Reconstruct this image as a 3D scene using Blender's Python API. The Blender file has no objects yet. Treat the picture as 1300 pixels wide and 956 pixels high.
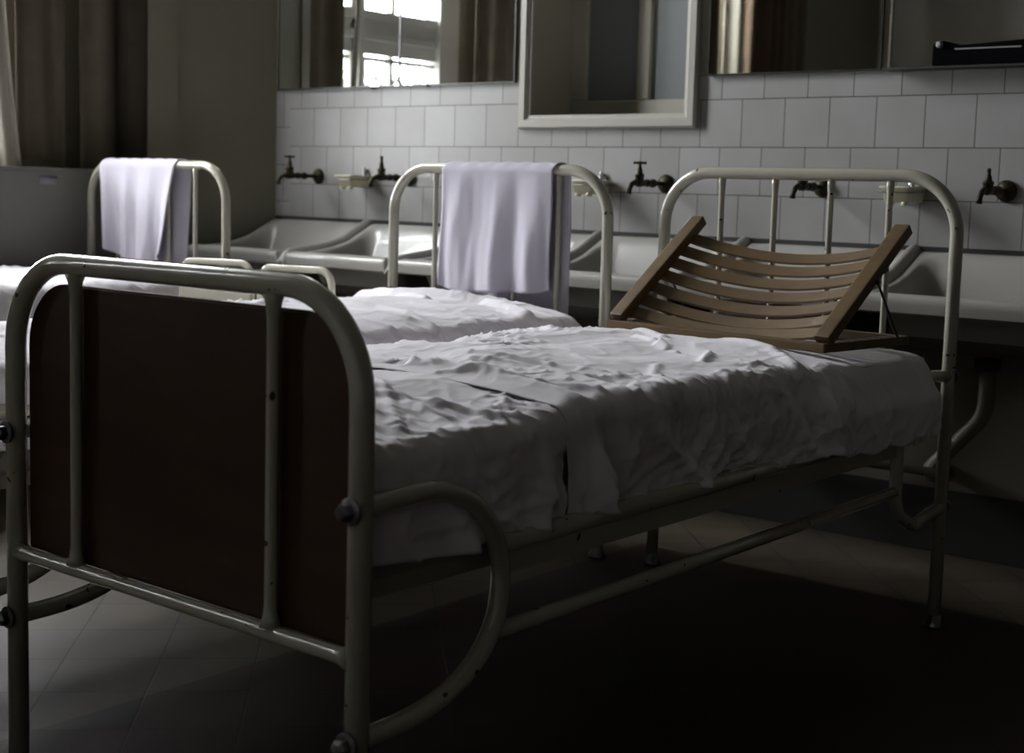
import bpy, bmesh, math, random
import numpy as np
from mathutils import Vector, Matrix
PI = math.pi
random.seed(7)
C = bpy.context.scene.collection

# ------------------------------------------------------------------ materials
def mat(name, col, rough=.5, metal=0., spec=.5, coat=0., nodes=None):
    m = bpy.data.materials.new(name); m.use_nodes = True
    b = m.node_tree.nodes['Principled BSDF']
    b.inputs['Base Color'].default_value = (*col, 1)
    b.inputs['Roughness'].default_value = rough
    b.inputs['Metallic'].default_value = metal
    b.inputs['Specular IOR Level'].default_value = spec
    b.inputs['Coat Weight'].default_value = coat
    b.inputs['Coat Roughness'].default_value = .04
    if nodes: nodes(m.node_tree, b)
    return m
def N(nt, t, **kw):
    n = nt.nodes.new(t)
    for k, v in kw.items():
        if k in n.inputs: n.inputs[k].default_value = v
        else: setattr(n, k, v)
    return n
def noise(nt, scale, detail=4, rough=.5, vec=None, dist=0):
    n = N(nt, 'ShaderNodeTexNoise'); n.inputs['Scale'].default_value = scale
    n.inputs['Detail'].default_value = detail; n.inputs['Roughness'].default_value = rough
    n.inputs['Distortion'].default_value = dist
    if vec is None:
        g = N(nt, 'ShaderNodeNewGeometry'); vec = g.outputs['Position']
    nt.links.new(vec, n.inputs['Vector']); return n
def ramp(nt, fac, stops):
    r = N(nt, 'ShaderNodeValToRGB'); e = r.color_ramp.elements
    while len(e) < len(stops): e.new(.5)
    for i, (p, c) in enumerate(stops): e[i].position = p; e[i].color = (*c, 1)
    nt.links.new(fac, r.inputs['Fac']); return r
def bump(nt, b, h, strength=.3, dist=.01):
    n = N(nt, 'ShaderNodeBump'); n.inputs['Strength'].default_value = strength
    n.inputs['Distance'].default_value = dist
    nt.links.new(h, n.inputs['Height']); nt.links.new(n.outputs['Normal'], b.inputs['Normal']); return n
def mapped(nt, scale, rot=(0, 0, 0)):
    g = N(nt, 'ShaderNodeNewGeometry'); mp = N(nt, 'ShaderNodeMapping')
    mp.inputs['Scale'].default_value = scale; mp.inputs['Rotation'].default_value = rot
    nt.links.new(g.outputs['Position'], mp.inputs['Vector']); return mp.outputs['Vector']

def paint(name, col, rough=.6, var=.06, sc=3):
    def f(nt, b):
        n = noise(nt, sc, 6, .6)
        r = ramp(nt, n.outputs['Fac'], [(.3, tuple(c * (1 - var) for c in col)), (.7, tuple(c * (1 + var) for c in col))])
        nt.links.new(r.outputs['Color'], b.inputs['Base Color'])
        bump(nt, b, noise(nt, 90, 3).outputs['Fac'], .08, .002)
    return mat(name, col, rough, 0, .4, 0, f)
def enamel(base, chip=.70, rough=.28):
    def f(nt, b):
        n1 = noise(nt, 34, 2, .5)
        chips = ramp(nt, n1.outputs['Fac'], [(chip, (0, 0, 0)), (chip + .012, (1, 1, 1))])
        n2 = noise(nt, 6, 5, .6)
        tint = ramp(nt, n2.outputs['Fac'], [(.3, tuple(c * .9 for c in base)), (.7, base)])
        mx = N(nt, 'ShaderNodeMix', data_type='RGBA')
        nt.links.new(chips.outputs['Color'], mx.inputs['Factor'])
        nt.links.new(tint.outputs['Color'], mx.inputs['A']); mx.inputs['B'].default_value = (.035, .02, .014, 1)
        nt.links.new(mx.outputs['Result'], b.inputs['Base Color'])
        n3 = noise(nt, 110, 2); bump(nt, b, n3.outputs['Fac'], .06, .003)
    return mat('enamel', base, rough, 0, .5, .9, f)
M = {}
M['enamel'] = enamel((.46, .44, .36), rough=.22)
M['enamel_clean'] = enamel((.60, .57, .46), .9, .35)
M['chrome'] = mat('chrome', (.6, .6, .62), .18, 1)
M['steel'] = mat('dull steel', (.22, .22, .23), .32, 1)
M['rubber'] = mat('rubber', (.02, .02, .02), .7)
M['black_metal'] = mat('black metal', (.004, .004, .005), .9, 0, .02)
M['black_rod'] = mat('black rod', (.01, .01, .01), .4)
M['brass'] = mat('aged brass', (.055, .042, .016), .5, .6, nodes=lambda nt, b: (
    nt.links.new(ramp(nt, noise(nt, 60, 4).outputs['Fac'], [(.35, (.010, .008, .005)), (.7, (.055, .045, .018))]).outputs['Color'], b.inputs['Base Color'])))
def porc(nt, b):
    bump(nt, b, noise(nt, 14, 2).outputs['Fac'], .08, .004)
M['porcelain'] = mat('basin porcelain', (.36, .35, .325), .28, 0, .45, .15, porc)
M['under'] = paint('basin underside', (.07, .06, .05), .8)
M['dish'] = mat('cream ceramic', (.66, .63, .46), .25, 0, .5, .3)

def sheetmat(name, col, sc=900, rough=.85, st=.25):
    def f(nt, b):
        b.inputs['Sheen Weight'].default_value = .15
        a = noise(nt, sc, 2, .5); bump(nt, b, a.outputs['Fac'], st, .0006)
        t = noise(nt, 5, 3); r = ramp(nt, t.outputs['Fac'], [(.3, tuple(c * .95 for c in col)), (.7, col)])
        nt.links.new(r.outputs['Color'], b.inputs['Base Color'])
    return mat(name, col, rough, 0, .2, 0, f)
M['sheet'] = sheetmat('white cotton sheet', (.83, .80, .85), 1400, .75, .15)
M['towel'] = sheetmat('terry towel', (.56, .535, .61), 420, .95, .8)
M['ticking'] = sheetmat('mattress cover', (.42, .39, .35))

def wood(name, c1, c2, scale, rough=.4, coat=.2, rot=(0, 0, 0)):
    def f(nt, b):
        v = mapped(nt, scale, rot)
        n = noise(nt, 1, 6, .6, v, .6)
        r = ramp(nt, n.outputs['Fac'], [(.3, c1), (.7, c2)])
        nt.links.new(r.outputs['Color'], b.inputs['Base Color'])
        bump(nt, b, n.outputs['Fac'], .08, .002)
    return mat(name, c2, rough, 0, .4, coat, f)
M['panelwood'] = wood('dark panel wood', (.026, .010, .004), (.060, .024, .009), (3, 3, 14), .42, .15)
M['rackwood'] = wood('beech rack wood', (.080, .046, .015), (.130, .077, .026), (6, 30, 30), .5, .1, (0, 0, .12))

M['wall'] = paint('wall paint', (.235, .215, .165), .45)
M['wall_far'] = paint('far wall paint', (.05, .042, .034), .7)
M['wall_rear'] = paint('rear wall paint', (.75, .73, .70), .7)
M['wall_low'] = paint('lower wall paint', (.22, .19, .155), .45)
M['wall_sill'] = paint('sill wall paint', (.15, .14, .125), .5)
M['ceiling'] = paint('ceiling paint', (.11, .105, .09), .8)
M['skirt'] = paint('dark skirting', (.028, .027, .026), .5)
M['frame'] = paint('white frame paint', (.42, .40, .36), .3)
M['sash'] = paint('cream sash paint', (.36, .34, .28), .4)
M['winframe'] = paint('window white paint', (.62, .62, .60), .4)
M['silver'] = mat('mirror silver', (.80, .82, .80), .015, 1)
M['mirror_edge'] = mat('mirror edge', (.02, .025, .02), .3)
M['curtain'] = paint('brown curtain cloth', (.155, .13, .095), .9, .12, 9)
M['curtain_dark'] = paint('dark curtain lining', (.11, .075, .05), .9, .12, 9)
M['sheer'] = paint('pale curtain cloth', (.34, .32, .27), .9, .05, 9)
M['paper'] = mat('paper label', (.24, .235, .26), .7)
M['iron'] = mat('outside ironwork', (.30, .30, .29), .6)
M['frost'] = mat('frosted glass', (.17, .185, .19), .32, 0, .5)
M['building'] = paint('outside wall', (.6, .6, .58), .9)

def tiles(dx, dz, name):
    def f(nt, b):
        g = N(nt, 'ShaderNodeNewGeometry'); s = N(nt, 'ShaderNodeSeparateXYZ'); c = N(nt, 'ShaderNodeCombineXYZ')
        nt.links.new(g.outputs['Position'], s.inputs[0])
        for i, (o, off) in enumerate((('X', dx), ('Z', dz))):
            a = N(nt, 'ShaderNodeMath', operation='ADD'); a.inputs[1].default_value = off
            nt.links.new(s.outputs[o], a.inputs[0]); nt.links.new(a.outputs[0], c.inputs[i])
        br = N(nt, 'ShaderNodeTexBrick'); br.offset = .5; br.squash = 1
        nt.links.new(c.outputs[0], br.inputs['Vector'])
        for k, v in (('Scale', 1), ('Mortar Size', .0016), ('Mortar Smooth', .3), ('Bias', 0), ('Brick Width', .15), ('Row Height', .15)):
            br.inputs[k].default_value = v
        br.inputs['Color1'].default_value = (.325, .320, .312, 1); br.inputs['Color2'].default_value = (.365, .361, .358, 1)
        br.inputs['Mortar'].default_value = (.075, .07, .06, 1)
        n = noise(nt, 7, 4)
        mx = N(nt, 'ShaderNodeMix', data_type='RGBA', blend_type='MULTIPLY'); mx.inputs['Factor'].default_value = 1
        r = ramp(nt, n.outputs['Fac'], [(.3, (.92, .92, .90)), (.65, (1, 1, 1))])
        nt.links.new(br.outputs['Color'], mx.inputs['A']); nt.links.new(r.outputs['Color'], mx.inputs['B'])
        nt.links.new(mx.outputs['Result'], b.inputs['Base Color'])
        inv = N(nt, 'ShaderNodeMath', operation='SUBTRACT'); inv.inputs[0].default_value = 1
        nt.links.new(br.outputs['Fac'], inv.inputs[1])
        ad = N(nt, 'ShaderNodeMath', operation='MULTIPLY_ADD'); ad.inputs[1].default_value = .15
        nt.links.new(noise(nt, 5, 2).outputs['Fac'], ad.inputs[0]); nt.links.new(inv.outputs[0], ad.inputs[2])
        bump(nt, b, ad.outputs[0], .5, .003)
    return mat(name, (.5, .5, .5), .34, 0, .35, 0, f)
M['tiles'] = tiles(15.0, 1.35 - 1.1636, 'white wall tiles')
M['tiles_b'] = tiles(15.03, 1.35 - 1.1636 - .077, 'offset wall tiles')

def floor_nodes(nt, b):
    v = mapped(nt, (1, 1, 1), (0, 0, PI / 4))
    br = N(nt, 'ShaderNodeTexBrick'); br.offset = 0.
    nt.links.new(v, br.inputs['Vector'])
    for k, q in (('Scale', 1), ('Mortar Size', .0022), ('Mortar Smooth', .2), ('Bias', -.1), ('Brick Width', .20), ('Row Height', .20)):
        br.inputs[k].default_value = q
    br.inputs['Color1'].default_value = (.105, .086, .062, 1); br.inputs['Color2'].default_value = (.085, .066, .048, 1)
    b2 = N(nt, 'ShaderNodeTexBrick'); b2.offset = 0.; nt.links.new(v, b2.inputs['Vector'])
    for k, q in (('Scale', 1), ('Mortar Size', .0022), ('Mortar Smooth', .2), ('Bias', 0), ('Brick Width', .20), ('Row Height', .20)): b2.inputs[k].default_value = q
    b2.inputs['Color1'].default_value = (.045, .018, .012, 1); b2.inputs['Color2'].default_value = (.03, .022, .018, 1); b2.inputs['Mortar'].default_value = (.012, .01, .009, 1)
    br.inputs['Mortar'].default_value = (.03, .027, .024, 1)
    n = noise(nt, 4, 5, .6)
    r = ramp(nt, n.outputs['Fac'], [(.3, (.7, .7, .7)), (.7, (1.05, 1.05, 1.05))])
    mx = N(nt, 'ShaderNodeMix', data_type='RGBA', blend_type='MULTIPLY'); mx.inputs['Factor'].default_value = 1
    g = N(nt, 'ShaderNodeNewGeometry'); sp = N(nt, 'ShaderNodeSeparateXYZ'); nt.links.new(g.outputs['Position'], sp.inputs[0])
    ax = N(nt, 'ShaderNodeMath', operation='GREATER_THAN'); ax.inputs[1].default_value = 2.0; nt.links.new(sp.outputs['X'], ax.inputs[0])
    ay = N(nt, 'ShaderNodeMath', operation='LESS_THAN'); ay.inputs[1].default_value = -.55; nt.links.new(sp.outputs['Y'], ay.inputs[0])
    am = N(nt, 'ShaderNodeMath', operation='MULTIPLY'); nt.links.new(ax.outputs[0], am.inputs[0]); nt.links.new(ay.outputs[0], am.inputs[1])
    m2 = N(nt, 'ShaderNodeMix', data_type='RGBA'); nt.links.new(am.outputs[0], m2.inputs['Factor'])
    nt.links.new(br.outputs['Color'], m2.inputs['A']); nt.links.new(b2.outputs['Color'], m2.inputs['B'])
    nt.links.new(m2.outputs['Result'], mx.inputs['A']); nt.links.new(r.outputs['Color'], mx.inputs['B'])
    nt.links.new(mx.outputs['Result'], b.inputs['Base Color'])
    inv = N(nt, 'ShaderNodeMath', operation='SUBTRACT'); inv.inputs[0].default_value = 1
    nt.links.new(br.outputs['Fac'], inv.inputs[1]); bump(nt, b, inv.outputs[0], .5, .003)
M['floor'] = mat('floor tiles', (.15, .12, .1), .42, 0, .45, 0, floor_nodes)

def clear_glass():
    m = bpy.data.materials.new('window glass'); m.use_nodes = True; nt = m.node_tree; nt.nodes.clear()
    o = N(nt, 'ShaderNodeOutputMaterial'); t = N(nt, 'ShaderNodeBsdfTransparent'); g = N(nt, 'ShaderNodeBsdfGlossy')
    t.inputs['Color'].default_value = (.93, .95, .94, 1); g.inputs['Roughness'].default_value = .02
    mx = N(nt, 'ShaderNodeMixShader'); mx.inputs[0].default_value = .06
    nt.links.new(t.outputs[0], mx.inputs[1]); nt.links.new(g.outputs[0], mx.inputs[2]); nt.links.new(mx.outputs[0], o.inputs[0])
    return m
M['glass'] = clear_glass()

# ------------------------------------------------------------------ mesh helpers
def obj(name, bm, m, parent=None, smooth=True, loc=None):
    """links a bmesh as one object; verts are given in world space (or the parent's space)"""
    me = bpy.data.meshes.new(name)
    if smooth:
        for f in bm.faces: f.smooth = True
    if loc is not None:
        bmesh.ops.translate(bm, verts=bm.verts, vec=-Vector(loc))
    bm.to_mesh(me); bm.free()
    o = bpy.data.objects.new(name, me); C.objects.link(o)
    for x in (m if isinstance(m, (list, tuple)) else [m]): me.materials.append(x)
    if loc is not None: o.location = loc
    if parent: o.parent = parent
    return o
def sharp(o, deg=35):
    me = o.data
    try: me.set_sharp_from_angle(angle=math.radians(deg))
    except Exception: pass
    return o
def thing(name, label, cat, loc=(0, 0, 0), rz=0, group=None):
    o = bpy.data.objects.new(name, None); C.objects.link(o); o.empty_display_size = .05
    o.location = loc; o.rotation_euler = (0, 0, rz); return tag(o, label, cat, group)
def tag(o, label, cat, group=None):
    o['label'] = label; o['category'] = cat
    if group: o['group'] = group
    return o
def struct(name, bm, m, parent=None, smooth=False):
    o = obj(name, bm, m, parent, smooth)
    if not parent: o['kind'] = 'structure'
    return o
def box(bm, a, b, bev=0, mi=0):
    a = Vector(a); b = Vector(b)
    r = bmesh.ops.create_cube(bm, size=1)
    vs = r['verts']
    for v in vs:
        v.co = Vector([(a[i] + b[i]) / 2 + v.co[i] * (b[i] - a[i]) for i in range(3)])
    fs = set(f for v in vs for f in v.link_faces)
    for f in fs: f.material_index = mi
    if bev > 0:
        es = set(e for v in vs for e in v.link_edges)
        bmesh.ops.bevel(bm, geom=list(es), offset=bev, segments=2, affect='EDGES', profile=.7)
    return bm
def BX(a, b, bev=0): return box(bmesh.new(), a, b, bev)
def rounded(pts, r, seg=8):
    """polyline with its inner corners rounded to radius r (number or list)"""
    P = [Vector(p) for p in pts]; out = [P[0]]
    for i in range(1, len(P) - 1):
        rr = r[i - 1] if isinstance(r, (list, tuple)) else r
        a = (P[i - 1] - P[i]); b = (P[i + 1] - P[i]); la, lb = a.length, b.length; a.normalize(); b.normalize()
        ang = a.angle(b)
        if rr <= 0 or ang > PI - .02: out.append(P[i]); continue
        t = min(rr / math.tan(ang / 2), la * .49 if i > 1 else la * .98, lb * .49 if i < len(P) - 2 else lb * .98)
        R_ = t * math.tan(ang / 2); bis = (a + b).normalized(); c = P[i] + bis * (R_ / math.sin(ang / 2))
        s = P[i] + a * t - c; e = P[i] + b * t - c; tot = s.angle(e); ax = s.cross(e).normalized()
        for k in range(seg + 1): out.append(c + Matrix.Rotation(tot * k / seg, 3, ax) @ s)
    out.append(P[-1]); return out
def tube(bm, pts, r, n=14, caps=True, flat=None):
    """sweep a circle (or an ellipse/rect: flat=(rx, ry, up)) along pts; r number or per-point list"""
    P = [Vector(p) for p in pts]; m = len(P); rings = []
    T = []
    for i in range(m):
        a = P[min(i + 1, m - 1)] - P[max(i - 1, 0)]; T.append(a.normalized())
    up = Vector(flat[2]) if flat else (Vector((0, 0, 1)) if abs(T[0].z) < .9 else Vector((1, 0, 0)))
    u = (up - T[0] * up.dot(T[0])).normalized()
    for i in range(m):
        if i > 0:
            q = T[i - 1].rotation_difference(T[i]); u = q @ u; u = (u - T[i] * u.dot(T[i])).normalized()
        v = T[i].cross(u); rr = r[i] if isinstance(r, (list, tuple)) else r
        ring = []
        for k in range(n):
            a = 2 * PI * k / n
            if flat:
                ca, sa = math.cos(a), math.sin(a); e = .35
                ring.append(bm.verts.new(P[i] + v * (flat[0] * math.copysign(abs(ca) ** e, ca)) + u * (flat[1] * math.copysign(abs(sa) ** e, sa))))
            else: ring.append(bm.verts.new(P[i] + (u * math.cos(a) + v * math.sin(a)) * rr))
        rings.append(ring)
    for i in range(m - 1):
        for k in range(n):
            bm.faces.new((rings[i][k], rings[i + 1][k], rings[i + 1][(k + 1) % n], rings[i][(k + 1) % n]))
    if caps:
        bm.faces.new(rings[0]); bm.faces.new(rings[-1][::-1])
    bmesh.ops.recalc_face_normals(bm, faces=bm.faces)
    return bm
def TB(pts, r, n=14, **k): return tube(bmesh.new(), pts, r, n, **k)
def lathe(bm, prof, org, axis=(0, 0, 1), n=20):
    """prof: list of (radius, distance along axis)"""
    ax = Vector(axis).normalized(); q = Vector((0, 0, 1)).rotation_difference(ax); org = Vector(org); rings = []
    for r, h in prof:
        rings.append([bm.verts.new(org + q @ Vector((max(r, 1e-4) * math.cos(2 * PI * k / n), max(r, 1e-4) * math.sin(2 * PI * k / n), h))) for k in range(n)])
    for i in range(len(rings) - 1):
        for k in range(n): bm.faces.new((rings[i][k], rings[i][(k + 1) % n], rings[i + 1][(k + 1) % n], rings[i + 1][k]))
    bm.faces.new(rings[0][::-1]); bm.faces.new(rings[-1])
    bmesh.ops.recalc_face_normals(bm, faces=bm.faces)
    return bm
def LT(*a, **k): return lathe(bmesh.new(), *a, **k)
def prism(outline, axis, a, b, bev=0):
    """outline of 2D points extruded along axis ('x','y','z') from a to b"""
    bm = bmesh.new()
    def mk(p, t):
        return {'x': (t, p[0], p[1]), 'y': (p[0], t, p[1]), 'z': (p[0], p[1], t)}[axis]
    A = [bm.verts.new(mk(p, a)) for p in outline]; B = [bm.verts.new(mk(p, b)) for p in outline]
    n = len(outline); fa = bm.faces.new(A); fb = bm.faces.new(B[::-1])
    for i in range(n): bm.faces.new((A[i], B[i], B[(i + 1) % n], A[(i + 1) % n]))
    bmesh.ops.recalc_face_normals(bm, faces=bm.faces)
    if bev:
        es = [e for e in fa.edges] + [e for e in fb.edges]
        bmesh.ops.bevel(bm, geom=es, offset=bev, segments=2, affect='EDGES')
    return bm
def gridmesh(P, closed=False):
    """P: array (nu, nv, 3) -> bmesh"""
    nu, nv = P.shape[:2]; bm = bmesh.new()
    V = [[bm.verts.new(P[i, j]) for j in range(nv)] for i in range(nu)]
    for i in range(nu - 1):
        for j in range(nv - 1): bm.faces.new((V[i][j], V[i + 1][j], V[i + 1][j + 1], V[i][j + 1]))
    return bm
def solid(o, t, off=-1):
    m = o.modifiers.new('thick', 'SOLIDIFY'); m.thickness = t; m.offset = off; return o

# numpy gradient noise
_rng = np.random.RandomState(3)
_perm = np.concatenate([_rng.permutation(256)] * 2); _ga = _rng.rand(256) * 2 * PI
def pn(x, y, seed=0):
    x = np.asarray(x, float) + seed * 17.31; y = np.asarray(y, float) + seed * 9.77
    xi = np.floor(x).astype(int); yi = np.floor(y).astype(int); xf = x - xi; yf = y - yi
    def g(ix, iy, dx, dy):
        a = _ga[_perm[(_perm[ix & 255] + iy) & 255]]; return np.cos(a) * dx + np.sin(a) * dy
    u = xf ** 3 * (xf * (xf * 6 - 15) + 10); v = yf ** 3 * (yf * (yf * 6 - 15) + 10)
    a = g(xi, yi, xf, yf) * (1 - u) + g(xi + 1, yi, xf - 1, yf) * u
    b = g(xi, yi + 1, xf, yf - 1) * (1 - u) + g(xi + 1, yi + 1, xf - 1, yf - 1) * u
    return (a * (1 - v) + b * v) * 1.5
def ridge(x, y, seed=0, p=3): return np.clip(1 - np.abs(pn(x, y, seed)) * 1.6, 0, 1) ** p
def sstep(a, b, x):
    t = np.clip((x - a) / (b - a), 0, 1); return t * t * (3 - 2 * t)

# ------------------------------------------------------------------ room shell
XL = -1.0; XR = 8.5; YB = -7.25; ZC = 4.2
E = (-.49, -.44)
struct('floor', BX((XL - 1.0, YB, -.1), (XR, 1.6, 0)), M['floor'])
struct('ceiling', BX((XL - .3, YB, ZC), (XR + .2, 1.6, ZC + .1)), M['ceiling'])
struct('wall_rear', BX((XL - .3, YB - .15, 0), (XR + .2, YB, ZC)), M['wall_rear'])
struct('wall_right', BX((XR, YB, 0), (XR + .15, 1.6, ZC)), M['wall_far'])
# sink wall, opening for the inner window X 1.10-1.75, z 1.27-2.35
WX0, WX1, WZ0, WZ1 = 1.10, 1.752, 1.27, 2.35
bm = bmesh.new()
box(bm, (-.141, 0, .862), (WX0, .34, 1.387), mi=0); box(bm, (WX1, 0, .862), (XR, .34, 1.387), mi=0); box(bm, (WX0, 0, .862), (WX1, .34, WZ0), mi=0)
box(bm, (-.30, 0, .862), (-.141, .34, 1.387), mi=3)
box(bm, (-.30, .0, 0), (XR, .34, .862), mi=1)
box(bm, (-.30, 0, 1.387), (WX0, .34, ZC), mi=2); box(bm, (WX1, 0, 1.387), (XR, .34, ZC), mi=2); box(bm, (WX0, 0, WZ1), (WX1, .34, ZC), mi=2)
struct('wall_sinks', bm, [M['tiles'], M['wall_low'], M['wall'], M['tiles_b']])
struct('wall_corridor', BX((WX0 - .6, 1.2, 0), (WX1 + .9, 1.3, ZC)), M['wall'])
struct('baseboard_sinks', BX((-.22, -.012, 0), (XR, 0, .186), .003), M['skirt'])
# slanted wall and the window recess
struct('wall_corner', prism([(-.225, 0), E, (-.505, -.425), (-.505, -.05), (-1.35, -.05), (-1.35, .34), (-.225, .34)], 'z', 0, ZC), M['wall'])
d = Vector((E[0] + .225, E[1])).normalized(); nrm = Vector((-d.y, d.x)) * 1
if nrm.y > 0: nrm = -nrm
p1 = Vector((-.225, 0)) + d * .395; p2 = Vector(E)
struct('trim_1', prism([tuple(p1), tuple(p1 + nrm * .012), tuple(p2 + nrm * .012), tuple(p2)], 'z', 0, ZC), M['wall'])

# left wall with two windows
WIN = [(-1.00, -2.02), (-3.55, -4.75)]; SZ = 1.035; TZ = 3.75
bm = bmesh.new(); ys = [-.04, WIN[0][0], WIN[0][1], WIN[1][0], WIN[1][1], YB]
for a, b in ((ys[0], ys[1]), (ys[2], ys[3]), (ys[4], ys[5])): box(bm, (XL - .25, b, 0), (XL, a, ZC))
for a, b in WIN: box(bm, (XL - .25, b, TZ), (XL, a, ZC)); box(bm, (XL - .25, b, 0), (XL, a, SZ))
struct('wall_left', bm, M['wall'])
struct('wall_under_sill', BX((XL, -5.2, 0), (-.565, -.05, SZ), .004), M['wall_sill'])
struct('trim_2', BX((-.60, -5.2, SZ), (-.555, -.45, SZ + .012), .003), M['wall_sill'])
obj('paper_label', BX((-.564, -.875, .985), (-.5625, -.80, 1.015)), M['paper'])
tag(bpy.data.objects['paper_label'], 'small pale paper label stuck on the grey wall below the brown curtains', 'label')

def make_window(k, y0, y1, z0, z1):
    """wooden casement: lower fixed lights behind ironwork, thick transom, upper lights"""
    w = bpy.data.objects.new('window_%d' % k, None); C.objects.link(w); w['kind'] = 'structure'
    x0, x1 = XL - .08, XL - .03; f = .055
    bm = bmesh.new()
    box(bm, (x0 - .03, y1, z0), (x1 + .03, y1 + f + .10, z1), .004); box(bm, (x0 - .03, y0 - .05, z0), (x1 + .03, y0, z1), .004)
    box(bm, (x0 - .03, y1, z1 - .06), (x1 + .03, y0, z1), .004); box(bm, (x0 - .03, y1, z0), (x1 + .03, y0, z0 + .07), .004)
    ym = y0 - .28
    box(bm, (x0, ym - .05, z0), (x1, ym + .05, z1), .006); box(bm, (x1, ym - .018, z0), (x1 + .03, ym + .018, z1), .006)
    box(bm, (x0, y1, 1.69), (x1, y0, 1.86), .004); box(bm, (x0, y1, 1.86), (x1 + .012, y0, 1.91), .004); box(bm, (x0, y1, 1.76), (x1 + .02, y0, 1.80), .006)
    o = obj('window_frame', bm, M['winframe'], w, False)
    bm = bmesh.new()
    yy = ym - .26
    for zz in (2.04, 2.45): box(bm, (x0 + .01, y1 + .1, zz), (x1 - .01, y0 - .05, zz + .022))
    box(bm, (x0 + .01, yy - .011, 1.9), (x1 + .0, yy + .018, z1))
    box(bm, (x0 + .01, yy - .009, z0), (x1 - .01, yy + .016, 1.75)); box(bm, (x0 + .01, y1 + .1, 1.655), (x1 - .01, y0 - .05, 1.672)); box(bm, (x0 + .01, y1 + .1, 1.35), (x1 - .01, y0 - .05, 1.372))
    obj('glazing_bar', bm, M['winframe'], w, False)
    obj('window_pane', BX((x0 + .022, y1 + .08, z0 + .05), (x0 + .026, y0 - .04, z1 - .05)), M['glass'], w, False)
    bm = bmesh.new(); xi = x0 - .14
    box(bm, (xi - .008, y1, 1.675), (xi + .008, y0, 1.70)); box(bm, (xi - .008, y1, 1.08), (xi + .008, y0, 1.10)); box(bm, (xi - .006, y1, 1.60), (xi + .006, y0, 1.615))
    n = 6
    for i in range(n):
        yc = y1 + (y0 - y1) * (i + .5) / n; rr = (y0 - y1) / n / 2
        tube(bm, [(xi, yc - rr * .93 * math.cos(a), 1.42 + .17 * math.sin(a)) for a in [PI * j / 14 for j in range(15)]], .015, 6)
        tube(bm, [(xi, yc + rr * .45 * math.cos(a), 1.45 + .07 * math.sin(a)) for a in [2 * PI * j / 14 for j in range(15)]], .014, 6, caps=False)
        tube(bm, [(xi, yc - rr, 1.1), (xi, yc - rr, 1.69)], .014, 6)
    obj('ironwork', bm, M['iron'], w)
    return w
make_window(1, WIN[0][0], WIN[0][1], SZ, TZ); make_window(2, WIN[1][0], WIN[1][1], SZ, TZ)

# inner window in the sink wall
w = bpy.data.objects.new('window_3', None); C.objects.link(w); w['kind'] = 'structure'
def mitre(bm, x0, x1, z0, z1, wd, y0, y1):
    prof = [(0, y0), (0, y1 * .55), (.006, y1), (wd * .62, y1), (wd * .8, y1 * .55), (wd, y1 * .5), (wd, y0)]
    cs = [(x0, z0, 1, 1), (x1, z0, -1, 1), (x1, z1, -1, -1), (x0, z1, 1, -1)]
    R_ = [[bm.verts.new((cx + sx * a, y, cz + sz * a)) for a, y in prof] for cx, cz, sx, sz in cs]
    for i in range(4):
        for k in range(len(prof) - 1): bm.faces.new((R_[i][k], R_[(i + 1) % 4][k], R_[(i + 1) % 4][k + 1], R_[i][k + 1]))
    bmesh.ops.recalc_face_normals(bm, faces=bm.faces)
bm = bmesh.new(); mitre(bm, 1.062, 1.790, 1.225, 2.40, .047, .001, -.024)
obj('window_frame', bm, M['frame'], w, False)
bm = bmesh.new(); Ys = .25
box(bm, (WX0, Ys - .02, 1.337), (WX0 + .068, Ys + .02, WZ1)); box(bm, (WX1 - .05, Ys - .02, 1.337), (WX1, Ys + .02, WZ1))
box(bm, (WX0, Ys - .02, WZ0 - .01), (WX1, Ys + .02, 1.3368)); box(bm, (1.386, Ys - .018, 1.337), (1.440, Ys + .02, WZ1))
bmesh.ops.bevel(bm, geom=bm.edges[:], offset=.004, segments=1, affect='EDGES')
obj('sash', bm, M['sash'], w, False)
obj('window_pane', BX((WX0 + .05, Ys - .002, 1.32), (WX1 - .04, Ys + .002, WZ1)), M['frost'], w, False)
bm = bmesh.new()
box(bm, (WX0 - .02, .0, WZ0 - .02), (WX0 + .002, Ys, WZ1)); box(bm, (WX1 - .002, 0, WZ0 - .02), (WX1 + .02, Ys, WZ1)); box(bm, (WX0, 0, WZ0 - .02), (WX1, Ys, WZ0))
obj('reveal', bm, M['sash'], w, False)

# mirrors over the basins
def mirror(x0, x1, z0, z1, label, seam=None, edge=True, tilt=0):
    t = thing('wall_mirror', label, 'mirror', (x0, -.012, z0))
    t.rotation_euler = (0, 0, 0)
    bm = BX((0, -.004, .002), (x1 - x0, .004, z1 - z0)); obj('mirror_glass', bm, M['silver'], t, False)
    bm = bmesh.new(); e = .004
    box(bm, (-e, -.006, -e), (x1 - x0 + e, .006, .002)); box(bm, (-e, -.006, 0), (0, .006, z1 - z0)); box(bm, (x1 - x0, -.006, 0), (x1 - x0 + e * 1.6, .006, z1 - z0))
    obj('mirror_edge', bm, M['mirror_edge'], t, False)
    return t
mirror(-.195, .475, 1.39, 2.25, 'left pane of wall mirror nearest the room corner, reflecting brown curtain', 0)
mirror(.486, 1.035, 1.39, 2.25, 'wall mirror immediately left of the inner window, right half showing bright window and curtain', 0)
mirror(1.832, 2.408, 1.39, 2.25, 'wall mirror immediately right of the inner window, showing dark curtain and grey wall', 0)
mirror(2.445, 3.45, 1.39, 2.25, 'wall mirror at the right edge, behind the black metal device', 0)
struct('trim_3', BX((2.410, -.010, 1.387), (2.440, 0, 2.25)), M['wall'])
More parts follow.
